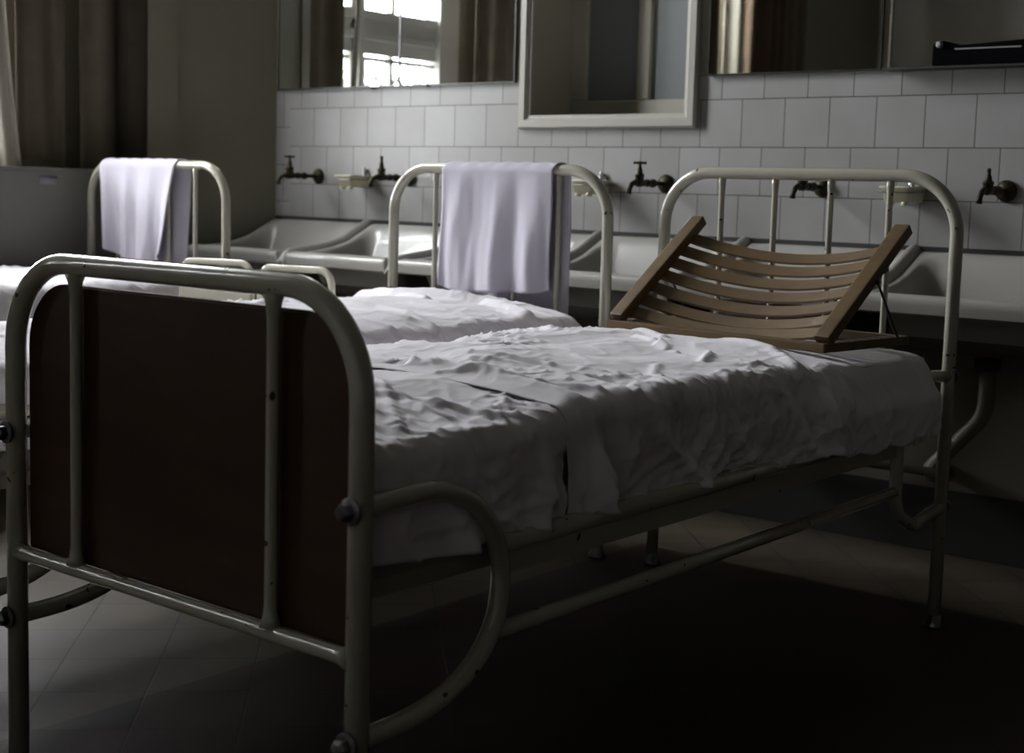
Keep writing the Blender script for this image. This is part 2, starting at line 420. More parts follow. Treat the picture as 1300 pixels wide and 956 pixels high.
# little clips holding the left mirrors
for x in (.33, .62): 
    o = obj('mirror_clip', BX((x - .008, -.022, 1.382), (x + .008, -.0005, 1.392), .001), M['mirror_edge'])
    tag(o, 'tiny dark clip under the left wall mirror, %s the seam between its panes' % ('left of' if x < .4 else 'right of'), 'clip', 'clips under the left mirror')

# black device on the ledge
struct('trim_4', BX((2.44, -.068, 1.382), (3.45, 0, 1.388), .001), M['skirt'])
t = thing('metal_clamp', 'black metal tapering device with a round knob on the ledge before the right mirror', 'device', (2.59, -.05, 1.388))
out = [(0, 0), (0, .057), (.008, .068), (.03, .070), (.042, .066), (.046, .058), (.08, .056), (.30, .066), (.34, .075), (.40, .085), (.62, .10), (.62, 0)]
obj('body', prism(out, 'y', -.018, .018, .003), M['black_metal'], t, False)
obj('knob', LT([(.009, 0), (.009, .01), (.005, .012)], (.022, -.018, .058), (0, -1, 0), n=14), M['iron'], t)
obj('slot', BX((.065, -.0195, .043), (.25, -.0175, .0465)), M['iron'], t, False)

# ------------------------------------------------------------------ curtains
def curtain(path, z0, z1, amp, waves, m, label, seed=0, flare=.0, lift=None, lean=0):
    P = np.array(path, float); seg = np.r_[0, np.cumsum(np.hypot(*np.diff(P, axis=0).T))]; L = seg[-1]
    nu = int(waves * 12) + 1; nv = 40; s = np.linspace(0, L, nu); X = np.interp(s, seg, P[:, 0]); Y = np.interp(s, seg, P[:, 1])
    dx = np.gradient(X); dy = np.gradient(Y); q = np.hypot(dx, dy); nx, ny = dy / q, -dx / q
    out = np.zeros((nu, nv, 3))
    for j in range(nv):
        t = j / (nv - 1); z = z0 + (z1 - z0) * t
        a = amp * (1 + .25 * np.sin(3 * t + seed)) * np.sin(2 * PI * waves * s / L + .5 * np.sin(2.2 * t + seed) + .8 * pn(s * 9, t * 1.1, seed)) + .5 * amp * pn(s * 20, t * 1.5, seed + 1)
        fl = flare * (1 - t) ** 2
        out[:, j, 0] = X + nx * (a + fl * np.sin(s / L * PI)); out[:, j, 1] = Y + ny * a + lean * (1 - t) ** 4
        zz = z * np.ones(nu)
        if lift is not None: zz = zz + lift(s / L) * (1 - t) ** 6
        out[:, j, 2] = zz
    c = out.reshape(-1, 3).mean(0); c[2] = z0
    o = obj('curtain', gridmesh(out), m, None, True, c); solid(o, .003); return tag(o, label, 'curtain')
curtain([(-.74, -.12), (-.77, -.34), (-.74, -.555)], SZ + .002, 4.0, .022, 2.2, M['curtain'], 'brown curtain beside the slanted wall, right of the dark gap between the curtains', 1)
curtain([(-.74, -.645), (-.77, -.75), (-.74, -.885)], SZ + .012, 4.0, .022, 1.7, M['curtain'], 'brown curtain with turned up hem over the sill, left of the dark gap', 2, 0, lambda u: .04 * np.sin(PI * np.clip(u * 1.0, 0, 1)) ** 2)
curtain([(-.69, -.97), (-.72, -1.0), (-.78, -1.05)], SZ + .004, 4.0, .010, 1.5, M['sheer'], 'pale curtain edge at the far left of the photo', 3, .0, lean=.10)
curtain([(-.88, -2.00), (-.80, -2.2), (-.84, -2.55), (-.80, -2.9)], SZ + .004, 4.0, .035, 6, M['curtain'], 'brown curtain seen only in the mirror, right of the bright window', 4)
curtain([(-.88, -4.58), (-.80, -4.67), (-.84, -4.76)], SZ + .004, 4.0, .012, 1.5, M['sheer'], 'pale gold curtain edge seen in the mirror right of the inner window', 5)
curtain([(-.88, -4.78), (-.80, -5.0), (-.84, -5.35)], SZ + .004, 4.0, .03, 4, M['curtain_dark'], 'dark brown curtain seen in the mirror right of the inner window', 6)
curtain([(-.84, -5.37), (-.80, -5.6)], SZ + .004, 4.0, .018, 2, M['curtain'], 'lighter brown curtain fold seen in the mirror beside the grey wall', 7)
curtain([(-.88, -3.1), (-.80, -3.5), (-.86, -3.9), (-.82, -4.41)], SZ + .004, 4.0, .03, 11, M['curtain_dark'], 'unseen dark curtain added across most of the second window to cut its light', 8)  # added out of view, holds back daylight from the second window
struct('trim_5', BX((-1.0, -.55, 3.98), (-.70, -.45, 4.02)), M['wall'])

# ------------------------------------------------------------------ beds
BW, HH, HF, LEN = .806, 1.069, .872, 1.93
def towel_chip(): pass
def spline(P, k=4):
    P = [Vector(p) for p in P]; o = []
    for i in range(len(P) - 1):
        a, b, c, d_ = P[max(i - 1, 0)], P[i], P[i + 1], P[min(i + 2, len(P) - 1)]
        for j in range(k):
            t = j / k; o.append(.5 * (2 * b + (c - a) * t + (2 * a - 5 * b + 4 * c - d_) * t * t + (3 * b - a - 3 * c + d_) * t ** 3))
    return o + [P[-1]]
def make_bed(X, Y, rz, label):
    t = thing('hospital_bed', label, 'bed', (X, Y, 0), rz)
    rt = .0158; rf = .0172
    def U(y, h, r, cr): return rounded([(0, y, .018), (0, y, h), (BW, y, h), (BW, y, .018)], cr, 14)
    obj('headboard_frame', TB(U(0, HH, rt, .135), rt, 18), M['enamel'], t)
    obj('footboard_frame', TB(U(-LEN, HF, rf, .145), rf, 20), M['enamel'], t)
    def bar(x, y, z0, z1, r, flare=1.8):
        zz = [z0, z0 + .012, z0 + .03, z1 - .035, z1 - .014, z1]; rr = [r * flare, r * 1.25, r, r, r * 1.25, r * flare]
        return TB([(x, y, z) for z in zz], rr, 12)
    for i in range(4): obj('bar', bar(.172 + .1545 * i, 0, .38, HH - .012, .0078, 1.3), M['enamel'], t)
    for x in (.17, .633): obj('bar', bar(x, -LEN, .395, HF - .014, .0092), M['enamel'], t)
    obj('cross_bar', TB([(.01, 0, .37), (BW - .01, 0, .37)], .011, 12), M['enamel'], t)
    fx = [.012, .03, .05, BW - .05, BW - .03, BW - .012]
    obj('cross_bar', TB([(x, -LEN, .385) for x in fx], [.017, .013, .0118, .0118, .013, .017], 14), M['enamel'], t)
    # dark wood panel behind the foot bars
    c = .105; yp = -LEN + .013; x0, x1, z0, z1 = .016, BW - .016, .392, .838
    o = [(x0, z0), (x0, z1 - c)] + [(x0 + c - c * math.cos(a), z1 - c + c * math.sin(a)) for a in [PI / 2 * k / 9 for k in range(1, 10)]] \
        + [(x1 - c + c * math.sin(a), z1 - c + c * math.cos(a)) for a in [PI / 2 * k / 9 for k in range(0, 10)]] + [(x1, z0)]
    sharp(obj('foot_panel', prism(o, 'y', yp, yp + .014, .003), M['panelwood'], t, True))
    for x in (0, BW):
        s = -1 if x == 0 else 1; xx = x
        # curved D-shaped braces, foot and head
        pts = spline([(xx, -LEN + a, b) for a, b in ((0, .588), (.08, .593), (.148, .591), (.215, .568), (.262, .525), (.288, .47), (.290, .42), (.276, .37), (.235, .325), (.17, .293), (.09, .278), (0, .275))])
        obj('corner_brace', TB(pts, .0150, 14), M['enamel'], t)
        xh = xx - s * .016
        pts = [(xx, 0, .603), (xh, -.06, .607), (xh, -.14, .575), (xx, -.262, .50), (xx, -.262, .32), (xx, -.16, .272), (xx, 0, .290)]
        obj('corner_brace', TB(rounded(pts, [.03, .06, .06, .07, .06], 8), .0148, 14), M['enamel'], t)
        obj('side_rail', TB([(xx, -LEN + .288, .493), (xx, -.262, .500)], .0155, 12), M['enamel'], t)
        bm = BX((xx - .004, -LEN + .30, .446), (xx + .004, -.27, .493), .0015)
        obj('rail_flange', bm, M['enamel'], t, False)
        obj('lower_rail', TB([(xx, -LEN + .288, .362), (xx, -.262, .366)], .0125, 12), M['enamel'], t)
        xi = xx - s * .045
        obj('base_frame', BX((xi - .004, -LEN + .02, .446), (xi + .004, -.02, .484), .0015), M['enamel'], t, False)
        for y, zz in ((-LEN, (.588, .275)), (0, (.603, .290))):
            q = -1 if y < -1 else 1
            for z in zz:
                bm = LT([(.0165, 0), (.0185, .002), (.0185, .006), (.013, .008)], (xx, y + q * .015, z), (0, q, 0), n=16)
                lathe(bm, [(.0125, 0), (.0125, .011), (.008, .0155), (.0001, .017)], (xx, y + q * .023, z), (0, q, 0), n=6)
                sharp(obj('bolt', bm, M['steel'], t))
            obj('foot_cap', LT([(.024, 0), (.026, .004), (.020, .012), (.018, .03)], (xx, y, 0), n=16), M['enamel'] if y else M['steel'], t)
    for y in (-LEN + .04, -LEN / 2, -.06): obj('cross_slat', BX((.04, y - .015, .44), (BW - .04, y + .015, .46), .002), M['enamel'], t, False)
    bm = bmesh.new()
    for k in range(9): box(bm, (.06 + .082 * k, -LEN + .04, .462), (.09 + .082 * k, -.04, .466))
    obj('spring_base', bm, M['steel'], t, False)
    return t
BEDS = [(2.147, -.716, 0.0, 'white enamelled hospital bed in front, dark wooden foot panel facing the camera'),
        (1.188, -.764, 0.0, 'white enamelled hospital bed in the middle, towel over its head bar'),
        (-.513, -.684, 0.0, 'white enamelled hospital bed at far left, towel on its head bar beside the curtains')]
for b in BEDS: make_bed(*b)

# --------------------------------------------------- mattresses and sheets
def mattress(X, Y, label):
    bm = bmesh.new()
    box(bm, (X + .03, Y - LEN + .045, .470), (X + BW - .03, Y - .05, .655), .03)
    bmesh.ops.subdivide_edges(bm, edges=bm.edges[:], cuts=1)
    o = obj('mattress', bm, M['ticking'], None, True, (X + BW / 2, Y - LEN / 2, .470)); tag(o, label, 'mattress')
def sheet(X, W, y0, y1, ztop, dropL, dropR, seed, label, extra=None, ends=(.02, .02), top_amp=1., side_amp=1., crown=.022, hemvar=.012, rc=.05, out=0.):
    """a cotton sheet draped over the mattress from y0 (foot side) to y1 (head side)"""
    st = .0052
    ny = int((y1 - y0) / st) + 1; tot = dropL + W + dropR - .0; ns = int(tot / st) + 1
    s = np.linspace(0, tot, ns)[:, None] * np.ones((1, ny)); v = np.linspace(y0, y1, ny)[None, :] * np.ones((ns, 1))
    a = PI / 2 * rc
    # centre distance from middle of the top
    c = dropL + W / 2; q = s - c; h = W / 2 - rc; aq = np.abs(q); sg = np.sign(q)
    th = np.clip((aq - h) / rc, 0, PI / 2); dr = np.clip(aq - h - a, 0, None)
    px = np.minimum(aq, h) + rc * np.sin(th); pz = -rc * (1 - np.cos(th)) - dr
    nx = np.sin(th) * sg; nz = np.cos(th)
    drop = np.where(q > 0, dropR, dropL); k = np.clip(dr / drop, 0, 1); tp = np.clip(1 - (aq - h) / (a * 1.2), 0, 1)
    wx = q + .05 * pn(q * 3, v * 3, seed + 5); wy = v + .05 * pn(q * 3, v * 3, seed + 6)
    D = np.zeros_like(q)
    D += tp * top_amp * (.011 * pn(wx * 3.2, wy * 3.0, seed) + .0055 * pn(wx * 8, wy * 7, seed + 1))
    cr = ridge(wx * 5 + wy * 2.5, wy * 7 - wx * 2, seed + 2, 12) * .0062 + ridge(wx * 9 - wy * 6, wy * 8 + wx * 3, seed + 3, 12) * .0045 + ridge(wx * 13 + wy * 12, wy * 12 - wx * 5, seed + 14, 9) * .0030
    msk = .35 + .9 * sstep(-.1, .5, pn(wx * 2.6, wy * 2.6, seed + 4))
    D += top_amp * cr * msk * (.35 + .65 * tp)
    D += top_amp * .0018 * ridge(wx * 24 + wy * 12, wy * 19, seed + 12, 5) * (.3 + msk)
    # side drape folds, steeper lower down
    ve = v + .16 * k * pn(v * 2.2, k * .7, seed + 7) + .03 * k * sg
    f1 = pn(ve * 6.0, k * .5 + sg * 3, seed + 8); f2 = ridge(ve * 10, k * .9 + sg * 5, seed + 9, 3) - .35
    side = np.clip((aq - h) / (a + .02), 0, 1)
    D += side_amp * side * (.5 + k) * (.012 * f1 + .008 * f2 + .004 * ridge(ve * 24 + k * 2, k * 3, seed + 10, 4))
    # pulls running over the edge from the top down the side
    we = np.exp(-((aq - h - .02) / .13) ** 2) * (.35 + .65 * sstep(-.15, .35, pn(v * 2.3, sg * 4, seed + 15)))
    vd = v + .35 * (aq - h) * pn(v * 1.7, sg * 7, seed + 16) * 2
    D += side_amp * we * (.0085 * ridge(vd * 7, aq * 1.5, seed + 17, 8) + .0050 * ridge(vd * 15, aq * 2.5, seed + 18, 6) + .0022 * ridge(vd * 31, aq * 4, seed + 19, 4) - .004)
    D += side_amp * side * k * .010 * (ridge(ve * 5 + k * 1.5, k * 1.1, seed + 20, 9) - .2)
    # rounded edge of the sheet where it meets the next
    e0, e1 = ends
    en = np.exp(-((v - y0) / .018) ** 2) * e0 + np.exp(-((v - y1) / .018) ** 2) * e1
    att = 1 - .8 * np.exp(-((v - y0) / .045) ** 2) * (e0 < .016) - .8 * np.exp(-((v - y1) / .045) ** 2) * (e1 < .016)
    D = D * att - en
    Pout = (out(v) if callable(out) else out) * sstep(-.12, .35, (aq - h - a) / drop) * (q > 0)
    P = np.zeros(q.shape + (3,))
    hem = 1 + hemvar / np.maximum(drop, .01) * (pn(v * 7, sg * 2, seed + 11) * 2) * k ** 2
    P[..., 0] = X + W / 2 + sg * px; P[..., 1] = v
    P[..., 2] = ztop + crown * (1 - (np.minimum(aq, h + rc) / (W / 2)) ** 2) * 1.0 + np.where(dr > 0, -rc - dr * hem, -rc * (1 - np.cos(th)))
    if extra is not None: D = D + extra(P[..., 0].copy(), v, k, tp, q)
    lim = np.where(k > .0, 1, 1)
    P[..., 0] += nx * (D + .004 + .006 * k) + Pout; P[..., 2] += nz * D
    P[..., 1] += .006 * side * pn(v * 12, k * 2, seed + 13)
    o = obj('bed_sheet', gridmesh(P), M['sheet'], None, True, (X + W / 2, (y0 + y1) / 2, ztop))
    solid(o, .0018, -1); return tag(o, label, 'bed sheet')
def stroke(x, y, pts, w, h, sharpn=2.0):
    """fold following a polyline in plan"""
    best = np.full(x.shape, 9.)
    for (ax, ay), (bx, by) in zip(pts[:-1], pts[1:]):
        dx, dy = bx - ax, by - ay; L2 = dx * dx + dy * dy
        t = np.clip(((x - ax) * dx + (y - ay) * dy) / L2, 0, 1)
        d_ = np.hypot(x - ax - t * dx, y - ay - t * dy); best = np.minimum(best, d_)
    return h * np.exp(-(best / w) ** sharpn)

X1 = 2.147
for i, b in enumerate(BEDS):
    mattress(b[0], b[1], 'mattress of the %s bed, hidden beneath its white sheets' % ('front', 'middle', 'far left')[i])
def ex_foot(x, v, k, tp, q):
    D = stroke(x, v, [(2.90, -2.30), (2.6, -2.42), (2.3, -2.47)], .009, .008) + stroke(x, v, [(2.93, -2.25), (2.80, -2.33), (2.62, -2.36)], .008, .007)
    D += stroke(x, v, [(2.93, -2.42), (2.75, -2.36), (2.5, -2.33)], .009, .006) + stroke(x, v, [(2.88, -2.50), (2.65, -2.30), (2.5, -2.24)], .008, .005)
    # long diagonal pulls on the right side
    r = (q > 0) * np.clip(k * 1.5, 0, 1)
    z = k * .17
    D += r * (.012 * np.exp(-((v + 2.50 - z * .5) / .018) ** 2) - .008 * np.exp(-((v + 2.46 - z * .5) / .016) ** 2) + .010 * np.exp(-((v + 2.26 - z * .55) / .02) ** 2))
    D += (q > 0) * .020 * np.exp(-((v + 2.235 + z * .2) / .022) ** 2) * np.clip(k * 2, 0, 1) - (q > 0) * .045 * np.clip((v + 2.20) / .03, 0, 1) * np.clip(k * 2, 0, 1)
    return D
def ex_mid(x, v, k, tp, q):
    D = stroke(x, v, [(2.66, -1.24), (2.80, -1.30), (2.93, -1.42)], .018, .010) + stroke(x, v, [(2.93, -1.86), (2.84, -1.80), (2.80, -1.72)], .010, .006)
    D += stroke(x, v, [(2.78, -1.46), (2.88, -1.50)], .014, .003) + stroke(x, v, [(2.62, -1.44), (2.75, -1.46), (2.80, -1.56)], .010, .010) - stroke(x, v, [(2.66, -1.47), (2.74, -1.49)], .009, .008)
    D += stroke(x, v, [(2.93, -1.93), (2.75, -1.90), (2.5, -1.96)], .010, .007) + stroke(x, v, [(2.90, -2.05), (2.75, -2.12), (2.4, -2.13)], .010, .009)
    D += stroke(x, v, [(2.5, -1.35), (2.7, -1.5)], .009, .008) + stroke(x, v, [(2.35, -1.2), (2.55, -1.32)], .011, .008)
    r = (q > 0) * np.clip(.25 + k * 1.6, 0, 1)
    z = k * .17
    # broad hanging fold beside the seam, then a dark valley
    D += r * (.034 * np.exp(-((v + 2.130 - z * .12) / .020) ** 2) - .020 * np.exp(-((v + 2.085 - z * .2) / .02) ** 2) + .012 * np.exp(-((v + 1.98 - z * 1.2) / .025) ** 2))
    D += r * (.010 * np.exp(-((v + 1.74 - z * .8) / .03) ** 2) + .012 * np.exp(-((v + 1.52 - z * .5) / .022) ** 2) - .008 * np.exp(-((v + 1.47 - z * .5) / .02) ** 2) + .014 * np.exp(-((v + 1.36 + z * .1) / .02) ** 2))
    return D
def ex_head(x, v, k, tp, q):
    r = (q > 0) * np.clip(k * 1.6, 0, 1)
    return -r * .010 * np.exp(-((v + 1.06) / .010) ** 2) + r * .006 * np.exp(-((v + .90) / .02) ** 2)
sheet(X1 + .012, .782, -2.622, -2.135, .664, .12, .150, 11, 'white sheet over the foot third of the front bed, creased beside the wooden panel', ex_foot, ends=(.012, .015), rc=.036, crown=.030, hemvar=.010)
sheet(X1 + .010, .786, -2.188, -1.235, .674, .12, .158, 23, 'wrinkled white sheet over the middle of the front bed, before the wooden rack', ex_mid, ends=(.003, .008), out=lambda v: .032 * sstep(-1.75, -1.30, v), rc=.034, crown=.026, top_amp=1.1, side_amp=1.15)
sheet(X1 + .012, .784, -1.275, -.775, .650, .12, .150, 37, 'smooth white sheet at the head end of the front bed, under the wooden rack', ex_head, ends=(.008, .045), top_amp=.35, side_amp=.55, rc=.042, crown=.024, hemvar=.02, out=.030)
X2 = 1.188
def ex_b2(x, v, k, tp, q):
    return stroke(x, v, [(1.25, -.95), (1.45, -1.02), (1.75, -.98), (1.95, -1.05)], .022, .022) + stroke(x, v, [(1.5, -1.05), (1.62, -1.08)], .012, .012) + stroke(x, v, [(1.3, -1.4), (1.7, -1.35), (1.98, -1.42)], .012, .008)
sheet(X2 + .010, .786, -1.80, -.825, .672, .14, .12, 41, 'white sheet over the head half of the middle bed, with one long raised fold', ex_b2, ends=(.01, .02), rc=.05, crown=.035, top_amp=.9)
sheet(X2 + .010, .786, -2.66, -1.755, .664, .14, .12, 47, 'white sheet over the foot half of the middle bed, at the left edge', None, ends=(.01, .012), rc=.05, crown=.02)
sheet(-.503, .786, -2.56, -.74, .668, .12, .13, 53, 'white sheet on the far left bed, lying in soft ripples', None, ends=(.01, .02), rc=.05, crown=.02)

# ------------------------------------------------------------------ towels
def towel(xc, yb, zb, w, front, back, seed, label, bshift=.02, bot=1.0, curl=.03, backw=.95):
    rb = .0185; nu, nv = 70, 110
    tot = front + PI * rb + back; out = np.zeros((nu, nv, 3)); u = np.linspace(-.5, .5, nu)
    for j in range(nv):
        s = tot * j / (nv - 1)
        if s < front:
            k = 1 - s / front; y = -rb - .004; z = -(front - s); side = 1; ww = w * (1 + (bot - 1) * k)
            fold = (.009 * np.sin(u * 19 + seed + .6 * k) + .012 * pn(u * 4.5 + .3 * k, k * .8, seed) + .004 * pn(u * 12, k * 2, seed + 1)) * (k ** .7) * 1.0
            yy = y - np.abs(curl * (k ** 2.2)) * (np.clip(np.abs(u) * 2 - .75, 0, 1) * 3) ** 2 * np.where(u < 0, 1, .5) - fold - .006 * k
            xx = xc + u * ww + .006 * np.sin(k * 5 + seed) * k
            zz = zb + z + .010 * k * np.sin(u * 5 + seed) - .012 * k * (1 - (2 * u) ** 2) + .016 * k ** 3 * (np.abs(u) * 2) ** 4
        elif s < front + PI * rb:
            a = (s - front) / rb; yy = -(rb) * np.cos(a) * np.ones(nu); zz = zb + rb * np.sin(a) * np.ones(nu) + .0015 * np.sin(u * 40); xx = xc + u * w + bshift * a / PI
        else:
            k = (s - front - PI * rb) / back; yy = rb + .003 + .010 * np.clip(k * 3, 0, 1) * (np.sin(u * 24 + seed) * .5 + .6) * 1.0; xx = xc + bshift + u * w * (1 + (backw - 1) * k); zz = zb - k * back * np.ones(nu)
        out[:, j, 0] = xx; out[:, j, 1] = yb + yy; out[:, j, 2] = zz
    o = obj('towel', gridmesh(out), M['towel'], None, True, (xc, yb, zb)); solid(o, .004, 0)
    tag(o, label, 'towel'); return o
towel(1.610, -.764, HH, .412, .350, .42, 1.0, 'white terry towel draped over the head bar of the middle bed', .030, 1.0, .03, 1.0)
towel(-.197, -.684, HH, .455, .345, .42, 4.2, 'white towel narrowing downward, hung on the head bar of the far left bed', .04, .72, .02, .86)

# ------------------------------------------------------------------ wooden back rest
ang = math.radians(-6.5)
t = thing('wooden_rack', 'slatted wooden back rest propped open on the head of the front bed', 'back rest', (2.262, -1.135, .684), ang)
RW = .618; RD = .345
bz = .0
for nm, a, b in (('base_rail', (0, 0, bz), (RW, .030, bz + .020)), ('base_rail', (0, RD - .03, bz), (RW, RD, bz + .020))):
    obj(nm, BX(a, b, .003), M['rackwood'], t, False)
for x in (0, RW - .034):
    bm = BX((x, .030, bz), (x + .034, RD - .03, bz + .020), .002); obj('base_rail', bm, M['rackwood'], t, False)
# notches for the prop
for k in range(5): obj('notch', BX((RW - .032, .10 + .045 * k, bz + .0195), (RW - .004, .104 + .045 * k, bz + .021)), M['black_rod'], t, False)
el = math.atan2(.215, .272); RL = .375
def bp(x, l, h):  # point on the tilted back: x across, l along, h above its plane
    return Vector((x, .035 + l * math.cos(el) - h * math.sin(el), bz + .024 + l * math.sin(el) + h * math.cos(el)))
def obox(lo, hi, bev=.003):
    bm = bmesh.new(); box(bm, lo, hi, bev)
    for v in bm.verts: v.co = bp(*v.co)
    return bm
for x in (-.002, RW - .036): obj('side_rail', obox((x, -.012, -.004), (x + .038, RL, .022), .004), M['rackwood'], t, False)
for k in range(7):
    l = .030 + k * .0475; n = 22; wd = .036; th = .007; bm = bmesh.new(); rows = []
    for i in range(n + 1):
        u = i / n; x = .018 + u * (RW - .036); sag = -(.038 if k == 0 else .052) * (1 - (2 * u - 1) ** 2)
        rows.append([bm.verts.new(bp(x, l + a, sag + b)) for a, b in ((-wd / 2, 0), (-wd / 2 + .002, th / 2), (wd / 2 - .002, th / 2), (wd / 2, 0), (wd / 2 - .002, -th / 2), (-wd / 2 + .002, -th / 2))])
    for i in range(n):
        for j in range(6): bm.faces.new((rows[i][j], rows[i][(j + 1) % 6], rows[i + 1][(j + 1) % 6], rows[i + 1][j]))
    bm.faces.new(rows[0]); bm.faces.new(rows[-1]); bmesh.ops.recalc_face_normals(bm, faces=bm.faces)
    sharp(obj('slat', bm, M['rackwood'], t), 30)
for x in (.02, RW + .002):
    a = bp(x, .20, -.002); bm = TB([a, (x, RD - .055, bz + .02)], .0028, 8)
    lathe(bm, [(.006, -.004), (.006, .004)], a, (1, 0, 0), n=10); obj('prop_rod', bm, M['black_rod'], t)

# ------------------------------------------------------------------ bedside chairs
def chair(x, y, rz, label, w=.33, slabx=0.):
    t = thing('metal_chair', label, 'chair', (x, y, 0), rz, 'cream metal chairs between the beds')
    P = rounded([(-w / 2, 0, .46), (-w / 2, 0, .752), (w / 2, 0, .758), (w / 2, 0, .46)], .05, 8)
    obj('back_frame', TB(P, 0, 12, flat=(.0105, .0065, (0, 1, 0))), M['enamel_clean'], t)
    obj('back_slat', BX((-w / 2 - .004, -.012, .615), (w / 2 + .004, -.004, .665), .003), M['enamel_clean'], t, False)
    obj('seat', BX((-w / 2 - .01, -.02, .44), (w / 2 + .01, .34, .465), .008), M['enamel_clean'], t, False)
    for sx in (-1, 1):
        for yy in (0, .31): obj('leg', TB([(sx * w / 2, yy, .44), (sx * (w / 2 + .015), yy + (.02 if yy else -.02), 0)], .011, 10), M['enamel_clean'], t)
    return t
chair(.631, -1.00, .0, 'cream metal chair nearest the far left bed, rounded back rail showing', .345)
chair(1.027, -1.02, 0, 'cream metal chair close beside the middle bed, rounded back rail showing', .318)

# ------------------------------------------------------------------ basins
ND = [(-.222, .347), (.350, .897), (.900, 1.450), (1.453, 2.008), (2.011, 2.566), (2.569, 3.124)]
armY = np.array([-.47, -.452, -.44, -.42, -.36, -.292, -.212, -.151, -.11, -.068, -.03, -.012])
armZ = np.array([.728, .738, .752, .768, .776, .782, .795, .812, .832, .852, .872, .877])
def basin(x0, x1, label):
    nx, ny = 120, 84; AW = .046; x0 += .005
    # sample densely near the edges
    x = np.linspace(x0, x1, nx)[:, None] * np.ones((1, ny)); yb, yf = -.003, -.452
    y = np.linspace(yb, yf, ny)[None, :] * np.ones((nx, 1))
    az = np.interp(y, armY, armZ)
    dl = x - x0; drt = x1 - x; df = y - yf; db = yb - y
    # interior bowl with rounded flanks
    bowl = .645
    def flank(d, r0, r1): return sstep(r0, r1, d)
    inside = flank(dl, .014, .085) * flank(drt, AW, .115)
    fr = flank(df, .040, .11)
    backz = .868; bk = flank(db, .018, .16)
    z_ = bowl + (.868 - bowl) * (1 - bk) ** 1.0
    z_ = np.where(z_ > bowl, z_, bowl)
    rim = .768 + .0 * x
    z_ = z_ * fr + np.minimum(rim, np.maximum(z_, rim)) * (1 - fr)
    zin = z_
    # right arm: rounded ridge; left edge: thin wall following the same curve
    rr = np.clip((drt - AW / 2) / (AW / 2), -1, 1); archR = az + .010 - .020 * rr ** 2
    archL = az - .010
    z = np.where(drt < AW, archR, zin * inside + (1 - inside) * np.where(drt < dl, az - .008, archL))
    z = np.where(drt < AW, z, np.where(dl < .014, archL, z))
    front = (df < .045)
    ztop = .770 - .006 * ((df - .022) / .022) ** 2
    z = np.where(front & (drt >= AW) & (dl >= .006), np.maximum(np.minimum(z, .782), ztop) * 0 + ztop, z)
    z = np.where(front & (dl < .006), .764, z)
    z = np.maximum(z, .60)
    P = np.stack([x, y, z], -1)
    # smooth a little
    for _ in range(2):
        z2 = P[..., 2].copy(); z2[1:-1, 1:-1] = (P[:-2, 1:-1, 2] + P[2:, 1:-1, 2] + P[1:-1, :-2, 2] + P[1:-1, 2:, 2] + 2 * P[1:-1, 1:-1, 2]) / 6
        P[..., 2] = z2
    bm = bmesh.new(); V = [[bm.verts.new(P[i, j]) for j in range(ny)] for i in range(nx)]
    for i in range(nx - 1):
        for j in range(ny - 1): bm.faces.new((V[i][j], V[i + 1][j], V[i + 1][j + 1], V[i][j + 1]))
    # skirt: roll the perimeter outwards and down
    per = [V[i][ny - 1] for i in range(nx)] + [V[nx - 1][j] for j in range(ny - 2, -1, -1)] + [V[i][0] for i in range(nx - 2, -1, -1)] + [V[0][j] for j in range(1, ny - 1)]
    prev = per
    for (o_, dz) in ((.006, .006), (.007, .020), (.004, None), (-.012, None)):
        cur = []
        for a in per:
            c = a.co.copy(); onf = abs(c.y - yf) < 1e-5
            if onf: c.y -= o_
            if dz is not None: c.z -= dz
            else: c.z = .722 if (o_ > 0) else .716
            if o_ < 0:
                c.x = min(max(c.x, x0 + .012), x1 - .012); c.y = max(c.y, yf + .015)
            cur.append(bm.verts.new(c))
        for i in range(len(per)):
            k = (i + 1) % len(per); bm.faces.new((prev[i], prev[k], cur[k], cur[i]))
        prev = cur
    bmesh.ops.recalc_face_normals(bm, faces=bm.faces)
    # belly under the rim
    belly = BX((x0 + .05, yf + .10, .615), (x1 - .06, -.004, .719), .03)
    c = ((x0 + x1) / 2, -.2, .6)
    t = thing('wash_basin', label, 'basin', c)
    def P_(name, b, m, s=True):
        bmesh.ops.translate(b, verts=b.verts, vec=-Vector(c)); return obj(name, b, m, t, s)
    sharp(P_('bowl', bm, M['porcelain']), 50)
    xc = (x0 + x1) / 2
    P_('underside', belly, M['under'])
    P_('drain', LT([(.03, 0), (.03, .004), (.02, .005), (.018, .002)], (xc, -.19, .645), n=18), M['chrome'])
    P_('waste_pipe', TB(rounded([(xc, -.19, .60), (xc, -.19, .44), (xc - .15, -.19, .27), (xc - .17, -.10, .24), (xc - .17, -.005, .24)], [.10, .05, .05], 8), .021, 14), M['wall_low'])
    P_('waste_nut', LT([(.030, 0), (.034, .004), (.034, .03), (.022, .035)], (xc, -.19, .565), n=16), M['rubber'])
    for xx in (x0 + .12, x1 - .12):
        P_('bracket', prism([(-.004, .70), (-.36, .70), (-.36, .685), (-.03, .60), (-.004, .60)], 'x', xx - .012, xx + .012), M['black_metal'], False)
    return t
BL = ['porcelain wash basin in the corner by the slanted wall, first of the row', 'porcelain wash basin second from the corner, left of the towel bed head',
      'porcelain wash basin behind the left half of the middle bed head', 'porcelain wash basin seen between the middle and front bed heads',
      'porcelain wash basin behind the wooden back rest', 'porcelain wash basin at the right edge, partly behind the front bed head post']
for (a, b), l in zip(ND, BL): basin(a, b, l)
# grouted joint on the wall above the basins
struct('trim_6', BX((-.22, -.0035, .866), (3.12, .0, .882)), M['skirt'])

